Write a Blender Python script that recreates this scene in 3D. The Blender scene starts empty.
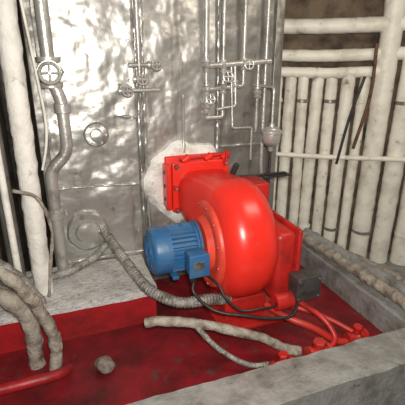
import bpy, bmesh, math, random
from mathutils import Vector, Matrix, noise
random.seed(7)
scene=bpy.context.scene
scene.view_settings.view_transform='Standard'

# ------------------------------------------------------------------ materials
def mat(name,col,rough=.5,metal=0.0,col2=None,scale=6,lo=.4,hi=.65,bump=.15,bscale=30,spec=.5,col3=None,scale3=25,lo3=.55,hi3=.62,streak=None,bump2=0,bscale2=6):
    m=bpy.data.materials.new(name); m.use_nodes=True
    nt=m.node_tree; N=nt.nodes; L=nt.links
    b=N['Principled BSDF']
    b.inputs['Roughness'].default_value=rough; b.inputs['Metallic'].default_value=metal
    b.inputs['Specular IOR Level'].default_value=spec
    tc=N.new('ShaderNodeTexCoord')
    def ns(sc,det=6,ro=.6,vec=None):
        n=N.new('ShaderNodeTexNoise'); n.inputs['Scale'].default_value=sc; n.inputs['Detail'].default_value=det
        n.inputs['Roughness'].default_value=ro; L.new(vec or tc.outputs['Object'],n.inputs['Vector']); return n
    rgb=N.new('ShaderNodeRGB'); rgb.outputs[0].default_value=(*col,1); last=rgb.outputs[0]
    def layer(last,c,sc,l,h,vec=None):
        n=ns(sc,vec=vec); mr=N.new('ShaderNodeMapRange'); mr.inputs['From Min'].default_value=l; mr.inputs['From Max'].default_value=h
        L.new(n.outputs['Fac'],mr.inputs['Value'])
        mx=N.new('ShaderNodeMix'); mx.data_type='RGBA'
        L.new(mr.outputs['Result'],mx.inputs['Factor']); L.new(last,mx.inputs['A']); mx.inputs['B'].default_value=(*c,1)
        return mx.outputs['Result']
    if col2: last=layer(last,col2,scale,lo,hi)
    if col3: last=layer(last,col3,scale3,lo3,hi3)
    if streak:
        mp=N.new('ShaderNodeMapping'); mp.inputs['Scale'].default_value=(1,1,.09); L.new(tc.outputs['Object'],mp.inputs['Vector'])
        last=layer(last,streak,16,.56,.78,mp.outputs['Vector'])
    L.new(last,b.inputs['Base Color'])
    prev=None
    for st,sc,di in ((bump2,bscale2,.06),(bump,bscale,.02)):
        if st:
            n=ns(sc,5,.6) if st is bump else ns(sc,2,.4)
            bp=N.new('ShaderNodeBump'); bp.inputs['Strength'].default_value=st; bp.inputs['Distance'].default_value=di
            L.new(n.outputs['Fac'],bp.inputs['Height'])
            if prev: L.new(prev,bp.inputs['Normal'])
            prev=bp.outputs['Normal']
    if prev: L.new(prev,b.inputs['Normal'])
    return m
M_silver=mat('silver_paint_boiler',(.50,.49,.465),.38,.62,(.36,.35,.325),2.5,.45,.7,.09,24,col3=(.15,.125,.095),scale3=8,lo3=.62,hi3=.78,streak=(.22,.19,.15),bump2=.55,bscale2=6)
M_silver_d=mat('silver_paint_sooty',(.29,.28,.26),.42,.5,(.18,.17,.15),4,.45,.7,.12,26,col3=(.08,.065,.05),scale3=11,lo3=.6,hi3=.75,streak=(.11,.09,.07),bump2=.5,bscale2=6)
M_silver2=mat('silver_paint_pipe',(.54,.53,.505),.34,.5,(.24,.22,.19),9,.5,.75,.2,40)
M_wallold=mat('sooty_wall',(.075,.06,.048),.8,0,(.02,.016,.013),5,.4,.65,.4,20)
M_wallr=mat('rusty_wall',(.17,.12,.08),.8,0,(.045,.03,.02),6,.4,.65,.4,20)
M_floor=mat('oily_concrete',(.12,.10,.085),.6,0,(.05,.04,.033),7,.4,.65,.5,18)
M_ceil=mat('ceiling_plaster',(.26,.24,.20),.85,0,(.12,.10,.085),4,.4,.65,.3,20)
M_conc=mat('grey_painted_concrete',(.33,.33,.32),.5,.2,(.17,.16,.14),8,.42,.7,.45,24,col3=(.07,.055,.045),scale3=17,lo3=.62,hi3=.75)
M_ledge=mat('ash_covered_concrete',(.64,.635,.62),.65,.1,(.44,.43,.41),14,.45,.7,.7,45,col3=(.17,.15,.13),scale3=40,lo3=.60,hi3=.72)
M_redpan=mat('red_floor_paint',(.21,.010,.015),.48,0,(.07,.008,.009),4,.4,.66,.3,12,spec=.3,col3=(.08,.05,.042),scale3=9,lo3=.58,hi3=.74)
M_redside=mat('red_curb_paint',(.38,.012,.016),.45,0,(.16,.010,.012),5,.4,.68,.25,14)
M_red=mat('red_enamel',(.78,.030,.018),.30,0,(.64,.022,.015),3,.45,.75,.06,14,col3=(.42,.065,.05),scale3=16,lo3=.65,hi3=.78)
M_redo=mat('red_enamel_dusty',(.78,.080,.045),.42,0,(.56,.045,.03),7,.45,.7,.10,20)
M_redh=mat('red_enamel_hose',(.50,.028,.020),.45,0,(.26,.03,.025),9,.45,.7,.10,20)
M_redd=mat('red_enamel_dark',(.48,.018,.014),.42,0,(.24,.014,.012),8,.45,.7,.12,20)
M_blue=mat('blue_motor_paint',(.025,.115,.28),.42,0,(.06,.145,.25),10,.45,.72,.12,30,col3=(.13,.14,.15),scale3=30,lo3=.60,hi3=.78)
M_blued=mat('blue_motor_grille',(.008,.035,.09),.5)
M_cream=mat('cream_lagged_pipe',(.80,.775,.69),.5,0,(.56,.53,.45),6,.45,.7,.22,28,col3=(.17,.13,.09),scale3=12,lo3=.62,hi3=.78)
M_white=mat('white_lagging',(.80,.78,.73),.6,0,(.60,.575,.52),7,.45,.7,.4,30,col3=(.22,.18,.14),scale3=12,lo3=.62,hi3=.78)
M_plaster=mat('refractory_mastic',(.80,.785,.74),.6,.1,(.55,.52,.46),8,.48,.7,.7,26,col3=(.18,.15,.12),scale3=15,lo3=.62,hi3=.75)
M_hose=mat('dirty_braided_hose',(.40,.385,.355),.45,.4,(.15,.135,.11),16,.42,.66,.6,70)
M_lag=mat('dirty_lagging',(.38,.34,.285),.7,0,(.14,.11,.085),14,.42,.68,.7,45)
M_black=mat('black_rubber',(.02,.018,.018),.45)
M_dark=mat('dark_steel',(.06,.055,.05),.5,.3,(.025,.02,.018),12)
M_steel=mat('worn_steel',(.45,.43,.40),.35,.8,(.2,.17,.14),15)
M_box=mat('grey_control_box',(.06,.052,.05),.5,0,(.03,.026,.024),14)
M_stone=mat('stone',(.24,.20,.18),.9,0,(.12,.095,.08),20,bump=.8)
M_rust=mat('rust',(.17,.085,.045),.8,0,(.07,.035,.02),18,bump=.5)

# ------------------------------------------------------------------ builders
def link(me,name,m,parent=None,smooth=True):
    o=bpy.data.objects.new(name,me); scene.collection.objects.link(o)
    if m: me.materials.append(m)
    if smooth:
        for p in me.polygons: p.use_smooth=True
        me.set_sharp_from_angle(angle=math.radians(42))
    if parent: o.parent=parent
    return o
def empty(name):
    e=bpy.data.objects.new(name,None); e.empty_display_size=.1; scene.collection.objects.link(e); return e
def frombm(bm,name,m,parent=None,smooth=True):
    bmesh.ops.recalc_face_normals(bm,faces=bm.faces[:])
    me=bpy.data.meshes.new(name); bm.to_mesh(me); bm.free(); return link(me,name,m,parent,smooth)
def box(name,x0,x1,y0,y1,z0,z1,m,parent=None,bev=.006):
    bm=bmesh.new(); bmesh.ops.create_cube(bm,size=1)
    c=Vector(((x0+x1)/2,(y0+y1)/2,(z0+z1)/2)); s=(x1-x0,y1-y0,z1-z0)
    for v in bm.verts: v.co=Vector((v.co.x*s[0],v.co.y*s[1],v.co.z*s[2]))
    if bev: bmesh.ops.bevel(bm,geom=bm.edges[:],offset=bev,segments=3,affect='EDGES',profile=.5)
    for v in bm.verts: v.co+=c
    return frombm(bm,name,m,parent)
def basis(d):
    d=Vector(d).normalized(); up=Vector((0,0,1)) if abs(d.z)<.9 else Vector((1,0,0))
    a=d.cross(up).normalized(); b=d.cross(a).normalized(); return d,a,b
def lathe(name,origin,axis,prof,m,parent=None,seg=40,wob=0):
    """prof = [(distance along axis, radius)]"""
    d,a,b=basis(axis); o=Vector(origin); bm=bmesh.new(); rings=[]
    for t,r in prof:
        if r<1e-5: rings.append([bm.verts.new(o+d*t)]); continue
        ring=[]
        for i in range(seg):
            an=2*math.pi*i/seg
            p=o+d*t+(a*math.cos(an)+b*math.sin(an))*r
            if wob: p+=(a*math.cos(an)+b*math.sin(an))*noise.noise(p*14)*wob+d*noise.noise(p*11+Vector((5,5,5)))*wob
            ring.append(bm.verts.new(p))
        rings.append(ring)
    for A,B in zip(rings,rings[1:]):
        if len(A)==1 and len(B)==1: continue
        if len(A)==1:
            for i in range(seg): bm.faces.new((A[0],B[i],B[(i+1)%seg]))
        elif len(B)==1:
            for i in range(seg): bm.faces.new((A[i],A[(i+1)%seg],B[0]))
        else:
            for i in range(seg): bm.faces.new((A[i],A[(i+1)%seg],B[(i+1)%seg],B[i]))
    for R in (rings[0],rings[-1]):
        if len(R)>2: bm.faces.new(R)
    return frombm(bm,name,m,parent)
def cyl(name,p0,p1,r,m,parent=None,seg=24,bev=.003):
    p0=Vector(p0);p1=Vector(p1);l=(p1-p0).length; b=min(bev,r*.4,l*.3)
    return lathe(name,p0,p1-p0,[(0,r-b),(b,r),(l-b,r),(l,r-b)],m,parent,seg)
def spline(pts,n):
    P=[Vector(p) for p in pts]; P=[P[0]*2-P[1]]+P+[P[-1]*2-P[-2]]; out=[]
    for i in range(1,len(P)-2):
        p0,p1,p2,p3=P[i-1:i+3]
        for k in range(n):
            t=k/n
            out.append(.5*((2*p1)+(p2-p0)*t+(2*p0-5*p1+4*p2-p3)*t*t+(3*p1-p0-3*p2+p3)*t**3))
    out.append(P[-2]); return out
def tube(name,pts,r,m,parent=None,smooth=True,step=.012,corr=0,corr_p=.03,wob=0,seg=14,fine=.5):
    P=[Vector(p) for p in pts]
    if smooth and len(P)>2: P=spline(P,14)
    if corr or wob:
        Q=[P[0]]
        for a,b in zip(P,P[1:]):
            n=max(1,int((b-a).length/step))
            for k in range(1,n+1): Q.append(a.lerp(b,k/n))
        P=Q
    bm=bmesh.new(); rings=[]; d=(P[1]-P[0]).normalized(); _,a,_b=basis(d); dist=0
    for i,p in enumerate(P):
        if i: dist+=(p-P[i-1]).length
        nd=((P[min(i+1,len(P)-1)]-P[max(i-1,0)])).normalized()
        a=(a-nd*a.dot(nd)).normalized(); b=nd.cross(a)
        rr=r+(corr*math.sin(dist*2*math.pi/corr_p) if corr else 0)
        ring=[]
        for k in range(seg):
            an=2*math.pi*k/seg; q=a*math.cos(an)+b*math.sin(an)
            w=wob*noise.noise((p+q*r)*16)+wob*fine*noise.noise((p+q*r)*45) if wob else 0
            ring.append(bm.verts.new(p+q*(rr+w)))
        rings.append(ring)
    for A,B in zip(rings,rings[1:]):
        for k in range(seg): bm.faces.new((A[k],A[(k+1)%seg],B[(k+1)%seg],B[k]))
    bm.faces.new(rings[0]); bm.faces.new(rings[-1])
    return frombm(bm,name,m,parent)
def elbowpts(pts,rad,n=6):
    P=[Vector(p) for p in pts]; out=[P[0]]
    for i in range(1,len(P)-1):
        a=(P[i-1]-P[i]).normalized(); b=(P[i+1]-P[i]).normalized()
        s=P[i]+a*rad; e=P[i]+b*rad
        for k in range(n+1):
            t=k/n; out.append(s*(1-t)**2+P[i]*2*t*(1-t)+e*t*t)
    out.append(P[-1]); return out
def pipe(name,pts,r,m,parent=None,rad=.06,**k):
    return tube(name,elbowpts(pts,rad) if len(pts)>2 else pts,r,m,parent,smooth=False,**k)
def hexbolt(name,p,axis,r,h,m,parent=None):
    return lathe(name,p,axis,[(0,r),(h*.8,r),(h,r*.8)],m,parent,seg=6)
def handwheel(name,c,axis,R,r,m,parent,stem=.06):
    d,a,b=basis(axis); c=Vector(c)
    pts=[c+(a*math.cos(t)+b*math.sin(t))*R for t in [i*2*math.pi/24 for i in range(25)]]
    tube(name+'_rim',pts,r,m,parent,smooth=False,seg=8)
    for k in range(4):
        t=k*math.pi/2; cyl(name+'_spoke_%d'%k,c,c+(a*math.cos(t)+b*math.sin(t))*R,r*.7,m,parent,8)
    cyl(name+'_stem',c-d*stem,c+d*.012,r*1.2,m,parent,10)

# ------------------------------------------------------------------ room shell
box('floor',-2.6,3.2,-4.2,1.7,-.1,0,M_floor,bev=0)
box('ceiling',-2.6,3.2,-4.2,1.7,2.95,3.05,M_ceil,bev=0)
box('wall_back',-2.6,3.2,1.6,1.7,0,2.95,M_wallold,bev=0)
box('wall_left',-2.7,-2.6,-4.2,1.7,0,2.95,M_wallold,bev=0)
box('wall_front',-2.6,3.2,-4.3,-4.2,0,2.95,M_wallold,bev=0)
D=Vector((.866,-.5,0)); Nn=Vector((-.5,-.866,0)); S0=Vector((.93,.42,0))
def rp(s,z,off=0): return S0+D*s+Nn*off+Vector((0,0,z))
def prism(name,q,z0,z1,m,parent=None):
    bm=bmesh.new()
    lo=[bm.verts.new((v[0],v[1],z0)) for v in q]; hi=[bm.verts.new((v[0],v[1],z1)) for v in q]
    bm.faces.new(lo);bm.faces.new(hi); n=len(q)
    for i in range(n): bm.faces.new((lo[i],lo[(i+1)%n],hi[(i+1)%n],hi[i]))
    return frombm(bm,name,m,parent,False)
prism('wall_right',[rp(-.2,0,-.13),rp(2.5,0,-.13),rp(2.5,0,-.21),rp(-.2,0,-.21)],0,2.95,M_wallr)

# ------------------------------------------------------------------ boiler
boiler=empty('boiler')
def rough_panel(name,x0,x1,z0,z1,y,th,m,parent,amp=.006,res=.03,sc=5):
    nx=max(2,int((x1-x0)/res)); nz=max(2,int((z1-z0)/res)); bm=bmesh.new(); G=[]
    for j in range(nz+1):
        row=[]
        for i in range(nx+1):
            x=x0+(x1-x0)*i/nx; z=z0+(z1-z0)*j/nz
            w=noise.noise(Vector((x*sc,z*sc,y*3)))*amp
            row.append(bm.verts.new((x,y+w,z)))
        G.append(row)
    for j in range(nz):
        for i in range(nx): bm.faces.new((G[j][i],G[j][i+1],G[j+1][i+1],G[j+1][i]))
    r=bmesh.ops.extrude_face_region(bm,geom=bm.faces[:])
    for v in [g for g in r['geom'] if isinstance(g,bmesh.types.BMVert)]: v.co.y=y+th
    return frombm(bm,name,m,parent)
rough_panel('boiler_shell',-1.02,.70,.0,2.85,0,.9,M_silver_d,boiler,.012)
rough_panel('front_plate_a',-.97,-.40,.545,2.4,-.022,.03,M_silver,boiler,.014)
rough_panel('front_plate_b',-.35,.19,.545,2.4,-.034,.04,M_silver,boiler,.014)
rough_panel('front_plate_c',.25,.66,1.35,2.4,-.018,.025,M_silver_d,boiler,.008)
for i,(x0,z0,x1,z1,y) in enumerate([(-.375,.56,-.375,2.5,-.02),(.22,.6,.22,2.5,-.02),(-.97,.57,-.40,.57,-.03),(-.97,1.14,-.40,1.12,-.03),(.24,1.35,.66,1.35,-.025),(-.55,1.62,-.40,1.60,-.028)]):
    tube('weld_bead_%d'%i,[(x0,y,z0),((x0+x1)/2,y,(z0+z1)/2),(x1,y,z1)],.010,M_silver,boiler,wob=.010,seg=8)
box('corner_angle',.66,.73,-.05,.0,.3,2.6,M_silver_d,boiler,.006)
box('corner_angle_left',-1.05,-.99,-.04,.0,.3,2.6,M_silver_d,boiler,.006)
tube('door_rim',[(-.33,-.045,.62),(-.345,-.05,1.0),(-.34,-.05,1.6),(-.335,-.05,2.4)],.014,M_silver,boiler,wob=.008,seg=8)
lathe('inspection_boss',(-.68,-.02,1.50),(0,-1,0),[(-.02,.085),(.02,.085),(.03,.075),(.03,.045),(.07,.042),(.075,.03),(.075,0)],M_silver,boiler,wob=.004)
lathe('cleanout_door',(-.80,-.02,.80),(0,-1,0),[(-.02,.15),(.02,.15),(.035,.135),(.035,.09),(.06,.08),(.065,0)],M_silver,boiler,wob=.008)
for k in range(6):
    t=k*math.pi/3; hexbolt('boss_bolt_%d'%k,(-.68+.065*math.cos(t),-.045,1.50+.065*math.sin(t)),(0,-1,0),.009,.012,M_silver2,boiler)
for z in [.75,.95,1.3,1.6,1.85,2.1]:
    for x in (-.935,-.43,.14): hexbolt('plate_bolt_%d_%d'%(z*100,x*-100),(x,-.03,z),(0,-1,0),.012,.02,M_silver2,boiler)
bm=bmesh.new(); seg=72; R=[(.32,-.02),(.31,-.07),(.26,-.10),(.21,-.095),(.12,-.06)]
rings=[]
for (r,y) in R:
    ring=[]
    for i in range(seg):
        an=2*math.pi*i/seg; q=Vector((math.cos(an),0,math.sin(an)))
        rr=r*(1+.14*noise.noise(q*2.2+Vector((3,1,0)))+.04*noise.noise(q*7))
        p=Vector((-.055,0,1.11))+q*rr; p.y=y+noise.noise(p*13)*.022
        ring.append(bm.verts.new(p))
    rings.append(ring)
for A,B in zip(rings,rings[1:]):
    for i in range(seg): bm.faces.new((A[i],A[(i+1)%seg],B[(i+1)%seg],B[i]))
bm.faces.new(rings[-1])
frombm(bm,'mastic_collar',M_plaster,boiler)

# ledge + pan + curbs
def rough_block(name,x0,x1,y0,y1,z0,z1,m,parent=None,amp=.008,res=.03):
    nx=max(2,int((x1-x0)/res)); ny=max(2,int((y1-y0)/res)); bm=bmesh.new(); G=[]
    for j in range(ny+1):
        row=[]
        for i in range(nx+1):
            x=x0+(x1-x0)*i/nx; y=y0+(y1-y0)*j/ny
            e=noise.noise(Vector((x*9,y*9,z1)))*amp+noise.noise(Vector((x*30,y*30,z1)))*amp*.5
            ed=noise.noise(Vector((x*7,y*7,3)))*amp*1.0
            row.append(bm.verts.new((x+(ed if i in(0,nx) else 0),y+(ed if j in (0,ny) else 0),z1+e)))
        G.append(row)
    for j in range(ny):
        for i in range(nx): bm.faces.new((G[j][i],G[j][i+1],G[j+1][i+1],G[j+1][i]))
    r=bmesh.ops.extrude_face_region(bm,geom=bm.faces[:])
    for v in [g for g in r['geom'] if isinstance(g,bmesh.types.BMVert)]: v.co.z=z0
    return frombm(bm,name,m,parent)
ledge=empty('concrete_ledge')
rough_block('ledge_top',-1.75,-.42,-.56,-.03,.49,.54,M_ledge,ledge)
rough_block('ledge_red_base',-1.75,-.43,-.55,-.03,.0,.49,M_redside,ledge,amp=.003)
box('oil_pan_floor',-1.75,.95,-1.50,-.02,.0,.28,M_redpan,bev=.0)
curb=empty('concrete_curb')
rough_block('curb_side',.95,1.09,-1.50,.1,0,.46,M_conc,curb)
rough_block('curb_front',-1.75,1.09,-1.62,-1.38,0,.47,M_conc,curb)

# ------------------------------------------------------------------ oil burner
burner=empty('oil_burner')
CX=.11; CY=-.60; CZ=.84; XF=-.08; XB=.29
def Rphi(t):
    if t<320: return .425-.09*t/360
    s=(t-320)/40; a=.425-.09*320/360; return a+(.425-a)*(s*s*(3-2*s))
bm=bmesh.new(); NS=96; rings=[]
for i in range(NS):
    t=360*i/NS; R=Rphi(t); an=math.radians(t)
    d=Vector((0,-math.sin(an),math.cos(an))); rc=.15; prof=[(XF,.10),(XF,R-rc)]
    for k in range(1,9):
        u=k/8*math.pi/2; prof.append((XF+rc-rc*math.cos(u),R-rc+rc*math.sin(u)))
    for k in range(0,8):
        u=k/8*math.pi/2; prof.append((XB-rc+rc*math.sin(u),R-rc+rc*math.cos(u)))
    prof+= [(XB,R-rc),(XB,.10)]
    rings.append([bm.verts.new(Vector((x,CY,CZ))+d*r) for x,r in prof])
for i in range(NS):
    A=rings[i];B=rings[(i+1)%NS]
    for k in range(len(A)-1): bm.faces.new((A[k],A[k+1],B[k+1],B[k]))
bm.faces.new([r[0] for r in rings]); bm.faces.new([r[-1] for r in rings])
secs=[]
for j in range(15):
    s=j/14; e=s*s*(3-2*s); y=-.66+s*.45
    cx=.10*(1-e)+.045*e; cz=1.01*(1-e)+1.05*e; hx=.19*(1-e)+.21*e; hz=.245*(1-e)+.19*e; ex=3.2
    ring=[]
    for i in range(48):
        an=2*math.pi*i/48; c=math.cos(an); q=math.sin(an)
        ring.append(bm.verts.new((cx+hx*math.copysign(abs(c)**(2/ex),c),y,cz+hz*math.copysign(abs(q)**(2/ex),q))))
    secs.append(ring)
for A,B in zip(secs,secs[1:]):
    for i in range(48): bm.faces.new((A[i],A[(i+1)%48],B[(i+1)%48],B[i]))
bm.faces.new(secs[0]); bm.faces.new(secs[-1])
vol=frombm(bm,'blower_volute',M_red,burner)
rm=vol.modifiers.new('remesh','REMESH'); rm.mode='VOXEL'; rm.voxel_size=.010; rm.use_smooth_shade=True
sm=vol.modifiers.new('smooth','SMOOTH'); sm.factor=.6; sm.iterations=22
lathe('cover_plate',(XF+.02,CY,CZ),(-1,0,0),[(0,.295),(.028,.295),(.040,.285),(.046,.255),(.046,.245),(.036,.235),(.036,.19),(.075,.165),(.075,.0)],M_redo,burner,seg=64)
for k in range(12):
    t=k*math.pi/6+.2; hexbolt('cover_bolt_%d'%k,(XF-.020,CY+.268*math.cos(t),CZ+.268*math.sin(t)),(-1,0,0),.010,.012,M_redd,burner)
cyl('burner_throat',(0,-.22,1.11),(0,-.05,1.12),.155,M_red,burner,48)
box('mount_plate',-.225,.225,-.125,-.09,.91,1.325,M_red,burner,.012)
box('hinge_plate',-.20,.235,-.225,-.19,.93,1.30,M_red,burner,.012)
for k,(x,z) in enumerate([(-.17,.95),(.20,.95),(-.17,1.275),(.20,1.275),(-.18,1.12),(.21,1.12)]):
    cyl('stud_%d'%k,(x,-.09,z),(x,-.27,z),.010,M_steel,burner,10); hexbolt('stud_nut_%d'%k,(x,-.225,z),(0,-1,0),.020,.02,M_redd,burner)
box('left_cheek',-.24,-.205,-.225,-.09,.95,1.28,M_red,burner,.008)
for z in (1.02,1.12,1.22): cyl('cheek_hole_%d'%(z*100),(-.237,-.155,z),(-.246,-.155,z),.014,M_dark,burner,12)
for k,x in enumerate((-.12,.05,.18)):
    cyl('hinge_lug_%d'%k,(x,-.205,1.305),(x+.05,-.205,1.335),.026,M_red,burner,16)
cyl('hinge_pin',(-.14,-.205,1.318),(.25,-.205,1.338),.012,M_redd,burner,10)
cyl('eye_bolt',(.20,-.25,1.28),(.20,-.25,1.38),.010,M_redd,burner,10)
box('air_intake_box',.26,.405,-.93,-.50,.50,.98,M_redd,burner,.035)
box('intake_frame',.395,.425,-.95,-.48,.48,1.00,M_redd,burner,.010)
for k,(y,z) in enumerate([(-.91,.52),(-.91,.96),(-.52,.96),(-.52,.52),(-.91,.74)]): hexbolt('frame_bolt_%d'%k,(.425,y,z),(1,0,0),.011,.012,M_dark,burner)
box('air_damper_bracket',.27,.40,-.55,-.32,1.02,1.19,M_redd,burner,.012)
box('support_foot',.0,.30,-.75,-.45,.28,.46,M_redd,burner,.012)
box('support_base',-.06,.42,-.86,-.40,.28,.31,M_redd,burner,.006)
cyl('oil_pump_body',(.22,-1.0,.56),(.34,-1.0,.56),.055,M_redd,burner,24)
cyl('damper_lever',(.22,-.33,1.19),(.64,-.36,1.19),.008,M_dark,burner,10)
box('damper_lever_plate',.44,.66,-.40,-.30,1.175,1.185,M_dark,burner,.002)
cyl('sight_port',(.20,-.36,1.22),(.22,-.39,1.30),.020,M_dark,burner,16)

ctrl=empty('burner_control_box')
box('case',.335,.495,-1.06,-.96,.585,.735,M_box,ctrl,.008)
box('lid',.33,.50,-1.075,-1.055,.58,.74,M_box,ctrl,.006)
for k,(x,z) in enumerate([(.345,.60),(.485,.60),(.345,.72),(.485,.72)]): hexbolt('screw_%d'%k,(x,-1.074,z),(0,-1,0),.006,.006,M_steel,ctrl)
cyl('gland_a',(.375,-1.02,.585),(.375,-1.02,.555),.014,M_black,ctrl,12); cyl('gland_b',(.455,-1.02,.585),(.455,-1.02,.555),.014,M_black,ctrl,12)

# ------------------------------------------------------------------ electric motor
motor=empty('electric_motor')
bm=bmesh.new(); nf=30; prof=[]
for i in range(nf):
    for rr,o in ((.130,.0),(.130,.42),(.150,.50),(.150,.78)):
        an=2*math.pi*(i+o)/nf; prof.append((math.cos(an)*rr,math.sin(an)*rr))
A=[bm.verts.new((-.36,CY+a,CZ+b)) for a,b in prof]; B=[bm.verts.new((-.19,CY+a,CZ+b)) for a,b in prof]
for i in range(len(prof)): bm.faces.new((A[i],A[(i+1)%len(prof)],B[(i+1)%len(prof)],B[i]))
bm.faces.new(A); bm.faces.new(B)
frombm(bm,'finned_stator',M_blue,motor,smooth=False)
lathe('fan_cowl',(-.35,CY,CZ),(-1,0,0),[(0,.155),(.085,.155),(.105,.150),(.118,.136),(.122,.117),(.118,.112),(.118,0)],M_blue,motor,48)
for k,r in enumerate((.035,.06,.085,.110)):
    pts=[(-.472,CY+r*math.cos(t),CZ+r*math.sin(t)) for t in [i*2*math.pi/32 for i in range(33)]]
    tube('grille_ring_%d'%k,pts,.004,M_blue,motor,smooth=False,seg=6)
lathe('grille_back',(-.4695,CY,CZ),(-1,0,0),[(0,.114),(.001,.114),(.001,0)],M_blued,motor,32)
for k in range(8):
    t=k*math.pi/4; cyl('grille_spoke_%d'%k,(-.473,CY+.02*math.cos(t),CZ+.02*math.sin(t)),(-.473,CY+.117*math.cos(t),CZ+.117*math.sin(t)),.003,M_blue,motor,6)
lathe('end_shield',(-.195,CY,CZ),(1,0,0),[(0,.138),(.01,.152),(.02,.152),(.025,.165),(.038,.165),(.039,.16)],M_blue,motor,48)
box('terminal_box',-.28,-.16,-.84,-.73,.75,.89,M_blue,motor,.010)
box('terminal_lid',-.285,-.155,-.855,-.835,.745,.895,M_blue,motor,.006)
box('name_plate',-.26,-.19,-.858,-.854,.80,.85,M_steel,motor,.001)
box('terminal_neck',-.27,-.20,-.75,-.72,.78,.87,M_blue,motor,.004)
for k,x in enumerate((-.33,-.22)): box('foot_%d'%k,x-.02,x+.02,-.72,-.48,.675,.70,M_blue,motor,.004)
cyl('cable_gland',(-.23,-.79,.75),(-.23,-.79,.71),.018,M_black,motor,14)
cyl('cable_gland_b',(-.25,-.81,.76),(-.25,-.81,.70),.022,M_black,motor,14)
cyl('lifting_eye',(-.26,CY,.975),(-.26,CY,1.01),.012,M_blue,motor,12)

# ------------------------------------------------------------------ cables, hoses
tube('motor_cable',[(-.23,-.79,.71),(-.25,-.83,.63),(-.16,-.95,.56),(.02,-1.03,.53),(.18,-1.07,.50),(.31,-1.08,.50),(.375,-1.02,.555)],.010,M_black)
tube('sensor_cable',[(-.18,-.80,.75),(-.13,-.92,.72),(-.10,-.98,.65),(-.02,-1.03,.58),(.10,-1.06,.585),(.20,-1.05,.57),(.23,-1.0,.56)],.007,M_black)
tube('braided_hose',[(-.70,-.09,.82),(-.655,-.12,.74),(-.565,-.40,.64),(-.48,-.65,.585),(-.33,-.80,.56),(-.14,-.80,.54),(.02,-.74,.47)],.034,M_hose,corr=.003,corr_p=.022,wob=.005,step=.0055)
tube('lagged_drain_pipe',[(-1.3,-.25,.58),(-1.0,-.22,.585),(-.8,-.14,.62),(-.68,-.10,.70)],.028,M_hose,wob=.008)
tube('lagged_oil_pipe',[(-.58,-.93,.56),(-.50,-.96,.575),(-.334,-1.0,.55),(-.14,-1.06,.50),(.08,-1.12,.42),(.22,-1.17,.34),(.30,-1.2,.32)],.028,M_lag,wob=.007)
tube('corroded_hose',[(-.30,-1.03,.53),(-.2,-1.12,.42),(-.05,-1.2,.33),(.10,-1.22,.305)],.016,M_hose,wob=.004)
fuel=empty('red_fuel_line')
tube('hose_a',[(.22,-.90,.48),(.30,-1.05,.46),(.42,-1.14,.42),(.56,-1.20,.33),(.66,-1.22,.31)],.022,M_redh,fuel)
tube('hose_b',[(.42,-.95,.50),(.50,-1.12,.46),(.53,-1.22,.38),(.46,-1.26,.33)],.018,M_redd,fuel)
tube('hose_c',[(.30,-.8,.40),(.46,-.9,.40),(.62,-1.02,.36),(.74,-1.15,.31)],.016,M_redh,fuel)
def valve(name,c,r,m):
    v=empty(name); x,y,z=c
    lathe('body',(x-.07,y,z),(1,0,0),[(0,r*1.2),(.02,r*1.2),(.022,r*.8),(.05,r*.9),(.07,r*1.25),(.09,r*.9),(.118,r*.8),(.12,r*1.2),(.14,r*1.2)],m,v,24)
    cyl('bonnet',(x,y,z),(x,y,z+.07),r*.7,m,v,16); cyl('cap',(x,y,z+.06),(x,y,z+.085),r*.95,m,v,6)
valve('fuel_valve',(.13,-1.28,.335),.033,M_redd)
valve('fuel_valve',(.38,-1.27,.345),.042,M_redh)
valve('fuel_valve',(.70,-1.22,.335),.032,M_redd)

bm=bmesh.new(); bmesh.ops.create_icosphere(bm,subdivisions=4,radius=.055)
for v in bm.verts:
    v.co*=1+.5*noise.noise(v.co*16); v.co.z*=.7; v.co+=Vector((-.83,-.90,.315))
frombm(bm,'stone',M_stone)

# ------------------------------------------------------------------ left pipes
tube('white_lagged_pipe',[(-1.13,-.35,.545),(-1.12,-.35,1.3),(-1.10,-.35,2.9)],.058,M_white,wob=.006,step=.02,seg=22)
sv=empty('steam_valve')
pipe('riser',[(-.93,-.15,2.85),(-.93,-.15,1.95)],.040,M_silver2,sv)
pipe('downpipe',[(-.92,-.15,1.86),(-.88,-.15,1.75),(-.88,-.15,1.42),(-1.0,-.15,1.30),(-1.0,-.15,.545)],.038,M_silver2,sv,rad=.06)
lathe('valve_body',(-.93,-.15,2.0),(0,0,-1),[(0,.072),(.028,.072),(.030,.045),(.05,.065),(.085,.088),(.12,.065),(.14,.045),(.145,.072),(.173,.072)],M_silver2,sv,28)
cyl('valve_bonnet',(-.93,-.15,1.915),(-.93,-.30,1.915),.046,M_silver2,sv)
cyl('bonnet_flange',(-.93,-.24,1.915),(-.93,-.265,1.915),.070,M_silver2,sv)
handwheel('handwheel',(-.93,-.35,1.915),(0,-1,.15),.055,.009,M_silver2,sv,.1)
for z in (1.70,1.0): cyl('coupling_%d'%(z*100),(-.88 if z>1.3 else -1.0,-.15,z-.03),(-.88 if z>1.3 else -1.0,-.15,z+.03),.050,M_silver2,sv)
for i,(x,y,r,mm,z0) in enumerate([(-1.30,-.1,.05,M_silver_d,.55),(-1.45,.1,.04,M_rust,0),(-1.22,.15,.035,M_dark,0),(-1.62,-.1,.06,M_silver_d,.55),(-1.25,-.45,.020,M_white,.55)]):
    pipe('vertical_pipe',[(x,y,z0),(x,y,2.95)],r,mm)
tube('dirty_lagged_pipe',[(-1.75,-.72,1.06),(-1.45,-.78,1.03),(-1.26,-.82,.95),(-1.18,-.82,.82),(-1.13,-.80,.68),(-1.08,-.80,.48),(-1.10,-.82,.28)],.034,M_lag,wob=.012)
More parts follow.
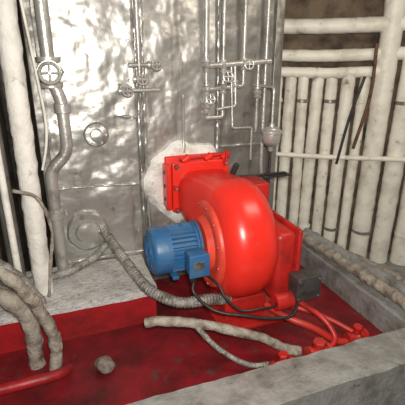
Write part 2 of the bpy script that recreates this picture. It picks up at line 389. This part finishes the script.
tube('dirty_lagged_pipe',[(-1.75,-.62,.80),(-1.4,-.66,.78),(-1.26,-.70,.70),(-1.20,-.72,.56),(-1.2,-.72,.28)],.045,M_lag,wob=.012)
tube('dirty_lagged_pipe',[(-1.75,-.40,.66),(-1.45,-.38,.62),(-1.27,-.36,.60),(-1.22,-.30,.585)],.04,M_lag,wob=.012)
tube('dirty_lagged_pipe',[(-1.75,-.56,1.02),(-1.5,-.54,.98),(-1.32,-.53,.86),(-1.22,-.53,.72),(-1.14,-.53,.56)],.034,M_hose,wob=.010)
tube('red_drain_pipe',[(-1.75,-.95,.36),(-1.3,-.95,.36),(-1.1,-.92,.34),(-1.02,-.86,.31)],.030,M_redside)
tube('hanging_cable',[(-1.03,-.30,2.3),(-1.0,-.30,1.9),(-.985,-.3,1.65),(-1.0,-.3,1.5),(-1.04,-.29,1.35)],.008,M_white)
tube('hanging_cable',[(-1.2,-.5,1.3),(-1.08,-.45,1.22),(-1.03,-.42,1.0),(-1.06,-.42,.8),(-1.1,-.45,.56)],.010,M_lag,wob=.005)

# ------------------------------------------------------------------ small boiler fittings
g=empty('drain_valve_manifold')
pipe('p0',[(-.37,-.09,2.5),(-.37,-.09,1.80),(-.37,0,1.80)],.016,M_silver2,g,rad=.02)
pipe('p1',[(-.50,0,1.82),(-.50,-.09,1.82),(-.50,-.09,1.79),(-.24,-.09,1.79)],.013,M_silver2,g,rad=.012)
pipe('p2',[(-.44,-.09,1.95),(-.25,-.09,1.95),(-.25,0,1.95)],.015,M_silver2,g,rad=.02)
for k,(x,z) in enumerate([(-.27,1.95),(-.37,1.86),(-.47,1.79)]):
    lathe('vb_%d'%k,(x-.045,-.09,z),(1,0,0),[(0,.024),(.015,.026),(.018,.018),(.045,.032),(.072,.018),(.075,.026),(.09,.024)],M_silver2,g,14); handwheel('hw_%d'%k,(x,-.17,z),(0,-1,.5),.032,.007,M_silver2,g,.08)
g=empty('steam_gauge_piping')
def J(p,pts,r=.013): pipe(p,pts,r,M_silver2,g,rad=.025)
J('a',[(.11,-.07,2.6),(.11,-.07,1.62),(.11,0,1.62)],.021)
J('b',[(.24,-.07,2.6),(.24,-.07,1.58),(.11,-.07,1.58)],.016)
J('c',[(.11,-.07,1.94),(.62,-.07,1.97)],.022)
J('d',[(.11,-.07,1.78),(.40,-.07,1.80),(.40,-.07,2.6)],.017)
J('e',[(.33,-.07,1.96),(.33,-.10,1.66),(.18,-.10,1.64)],.012)
J('f',[(.52,-.07,1.97),(.52,-.07,1.45),(.52,0,1.45)],.013)
J('h',[(.58,-.07,2.5),(.58,-.07,1.2),(.62,-.07,.75)],.014)
J('i',[(.30,-.07,1.97),(.30,-.12,1.5),(.46,-.12,1.5),(.46,-.12,1.25)],.009)
for k,(x,z) in enumerate([(.11,1.94),(.24,1.94),(.40,1.95),(.11,1.78),(.24,1.79),(.11,1.66),(.52,1.75),(.33,1.8)]):
    lathe('fit_%d'%k,(x,-.07,z-.042),(0,0,1),[(0,.027),(.014,.030),(.02,.022),(.042,.034),(.062,.022),(.070,.030),(.084,.027)],M_silver2,g,12)
handwheel('wheel_a',(.24,-.16,1.87),(0,-1,.2),.036,.008,M_silver2,g,.09)
handwheel('wheel_b',(.11,-.16,1.72),(0,-1,.2),.032,.007,M_silver2,g,.09)
handwheel('wheel_c',(.40,-.16,1.95),(0,-1,.2),.034,.007,M_silver2,g,.09)
t=empty('thermometer_pocket'); lathe('stem',(-.07,-.085,1.34),(0,0,1),[(0,.012),(.05,.016),(.07,.010),(.14,.010),(.15,.012),(.38,.011),(.39,.016),(.41,.016),(.415,0)],M_silver2,t,14); cyl('stem_lug',(-.07,-.085,1.38),(-.07,-.0,1.38),.01,M_silver2,t,10)
f=empty('oil_filter_cup')
lathe('cup',(.53,-.30,1.35),(0,0,1),[(0,.0),(0,.016),(.03,.02),(.05,.05),(.07,.066),(.13,.068),(.135,.077),(.15,.077),(.155,.062),(.17,.053),(.18,.02),(.20,.018),(.20,0)],M_silver2,f,32)
cyl('standpipe',(.53,-.30,.86),(.53,-.30,1.36),.010,M_dark,f,12); cyl('standpipe_top',(.53,-.30,1.54),(.53,-.30,1.78),.009,M_silver2,f,12)
pipe('arm',[(.53,-.30,.88),(.53,-.30,.80),(.53,0,.80)],.012,M_dark,f,rad=.03)
pipe('top_arm',[(.53,-.30,1.76),(.53,-.30,1.80),(.53,0,1.80)],.010,M_silver2,f,rad=.03)

# ------------------------------------------------------------------ right pipe bank
bank=empty('cream_pipe_bank')
for i,(s,s2,r,ztop,off) in enumerate([(.045,.04,.043,1.84,0),(.15,.155,.050,1.86,0),(.275,.26,.046,1.84,.01),(.375,.385,.052,1.86,0),(.505,.50,.050,1.84,.0),(.625,.635,.056,1.88,.02),(.755,.775,.046,1.86,0),(.91,.925,.084,2.9,.03),(1.10,1.13,.080,2.9,.05),(1.30,1.31,.090,2.9,.05),(1.50,1.50,.08,2.9,.04),(1.68,1.66,.07,2.9,.03)]):
    a=rp(s,.145,off); b=rp(s2,ztop,off)
    tube('pipe_%d'%i,[a,a.lerp(b,.5)+Vector((random.uniform(-.006,.006),0,0)),b],r,M_cream,bank,wob=.005,step=.03,seg=18)
    for z in (.42,1.62):
        if (i+int(z))%2: cyl('band_%d_%d'%(i,z*100),rp(s+(s2-s)*.5,z,off),rp(s+(s2-s)*.5,z+.03,off),r+.007,M_silver_d if i%3 else M_cream,bank,20)
tube('header_low',[rp(-.08,1.88,.02),rp(.45,1.87,.03),rp(.95,1.89,.05)],.045,M_cream,bank,wob=.006,step=.03)
tube('header_high',[rp(-.2,2.02,.0),rp(.5,2.01,.02),rp(1.8,2.06,.08)],.05,M_cream,bank,wob=.006,step=.03)
tube('header_top',[rp(-.2,2.25,.0),rp(.5,2.24,.02),rp(1.8,2.28,.08)],.06,M_cream,bank,wob=.006,step=.03)
tube('tie_bar',[rp(-.08,1.16,.07),rp(.5,1.15,.08),rp(1.1,1.17,.15),rp(1.8,1.18,.16)],.022,M_cream,bank,wob=.004,step=.03)
tube('brace',[rp(.74,1.85,.15),rp(.66,1.5,.13),rp(.60,1.1,.12)],.012,M_dark,bank)
tube('brace_b',[rp(.80,2.1,.14),rp(.80,1.7,.15),rp(.72,1.25,.15)],.014,M_rust,bank)
tube('lagged_return_pipe',[(.80,.15,.60),(.98,-.05,.515),(1.02,-.5,.515),(1.02,-1.0,.53),(1.02,-2.0,.55)],.040,M_lag,wob=.012)
tube('lagged_return_pipe',[(1.15,.05,.45),(1.22,-.25,.42),(1.30,-.8,.40),(1.34,-1.8,.42)],.05,M_conc,wob=.012)
tube('lagged_return_pipe',[(1.35,.0,.30),(1.50,-.35,.27),(1.62,-.8,.25),(1.68,-1.8,.25)],.05,M_lag,wob=.014)
prism('pipe_plinth',[(1.10,-1.6),(2.5,-1.6),rp(1.9,0,-.12)[:2],rp(.02,0,-.12)[:2],(1.10,.1)],0,.14,M_conc)

# ------------------------------------------------------------------ lights, world, camera
def area(name,loc,target,size,e,col):
    l=bpy.data.lights.new(name,'AREA'); l.size=size; l.energy=e; l.color=col
    o=bpy.data.objects.new(name,l); scene.collection.objects.link(o); o.location=loc
    o.rotation_euler=(Vector(target)-Vector(loc)).to_track_quat('-Z','Y').to_euler(); return o
area('camera_flash',(-.90,-2.9,2.10),(.35,0,1.25),.14,80,(1,.95,.87))
area('ceiling_lamp',(.9,-1.4,2.85),(.7,-.4,.6),.6,15,(1,.89,.74))
w=bpy.data.worlds.new('world'); scene.world=w; w.use_nodes=True
w.node_tree.nodes['Background'].inputs[0].default_value=(.9,.86,.80,1); w.node_tree.nodes['Background'].inputs[1].default_value=.3
cd=bpy.data.cameras.new('camera'); cam=bpy.data.objects.new('camera',cd); scene.collection.objects.link(cam)
cd.sensor_width=36; cd.lens=36*400/405; cd.clip_start=.05
cam.location=(-.93,-2.85,2.0); cam.rotation_euler=(math.radians(70),0,math.radians(-20))
scene.camera=cam
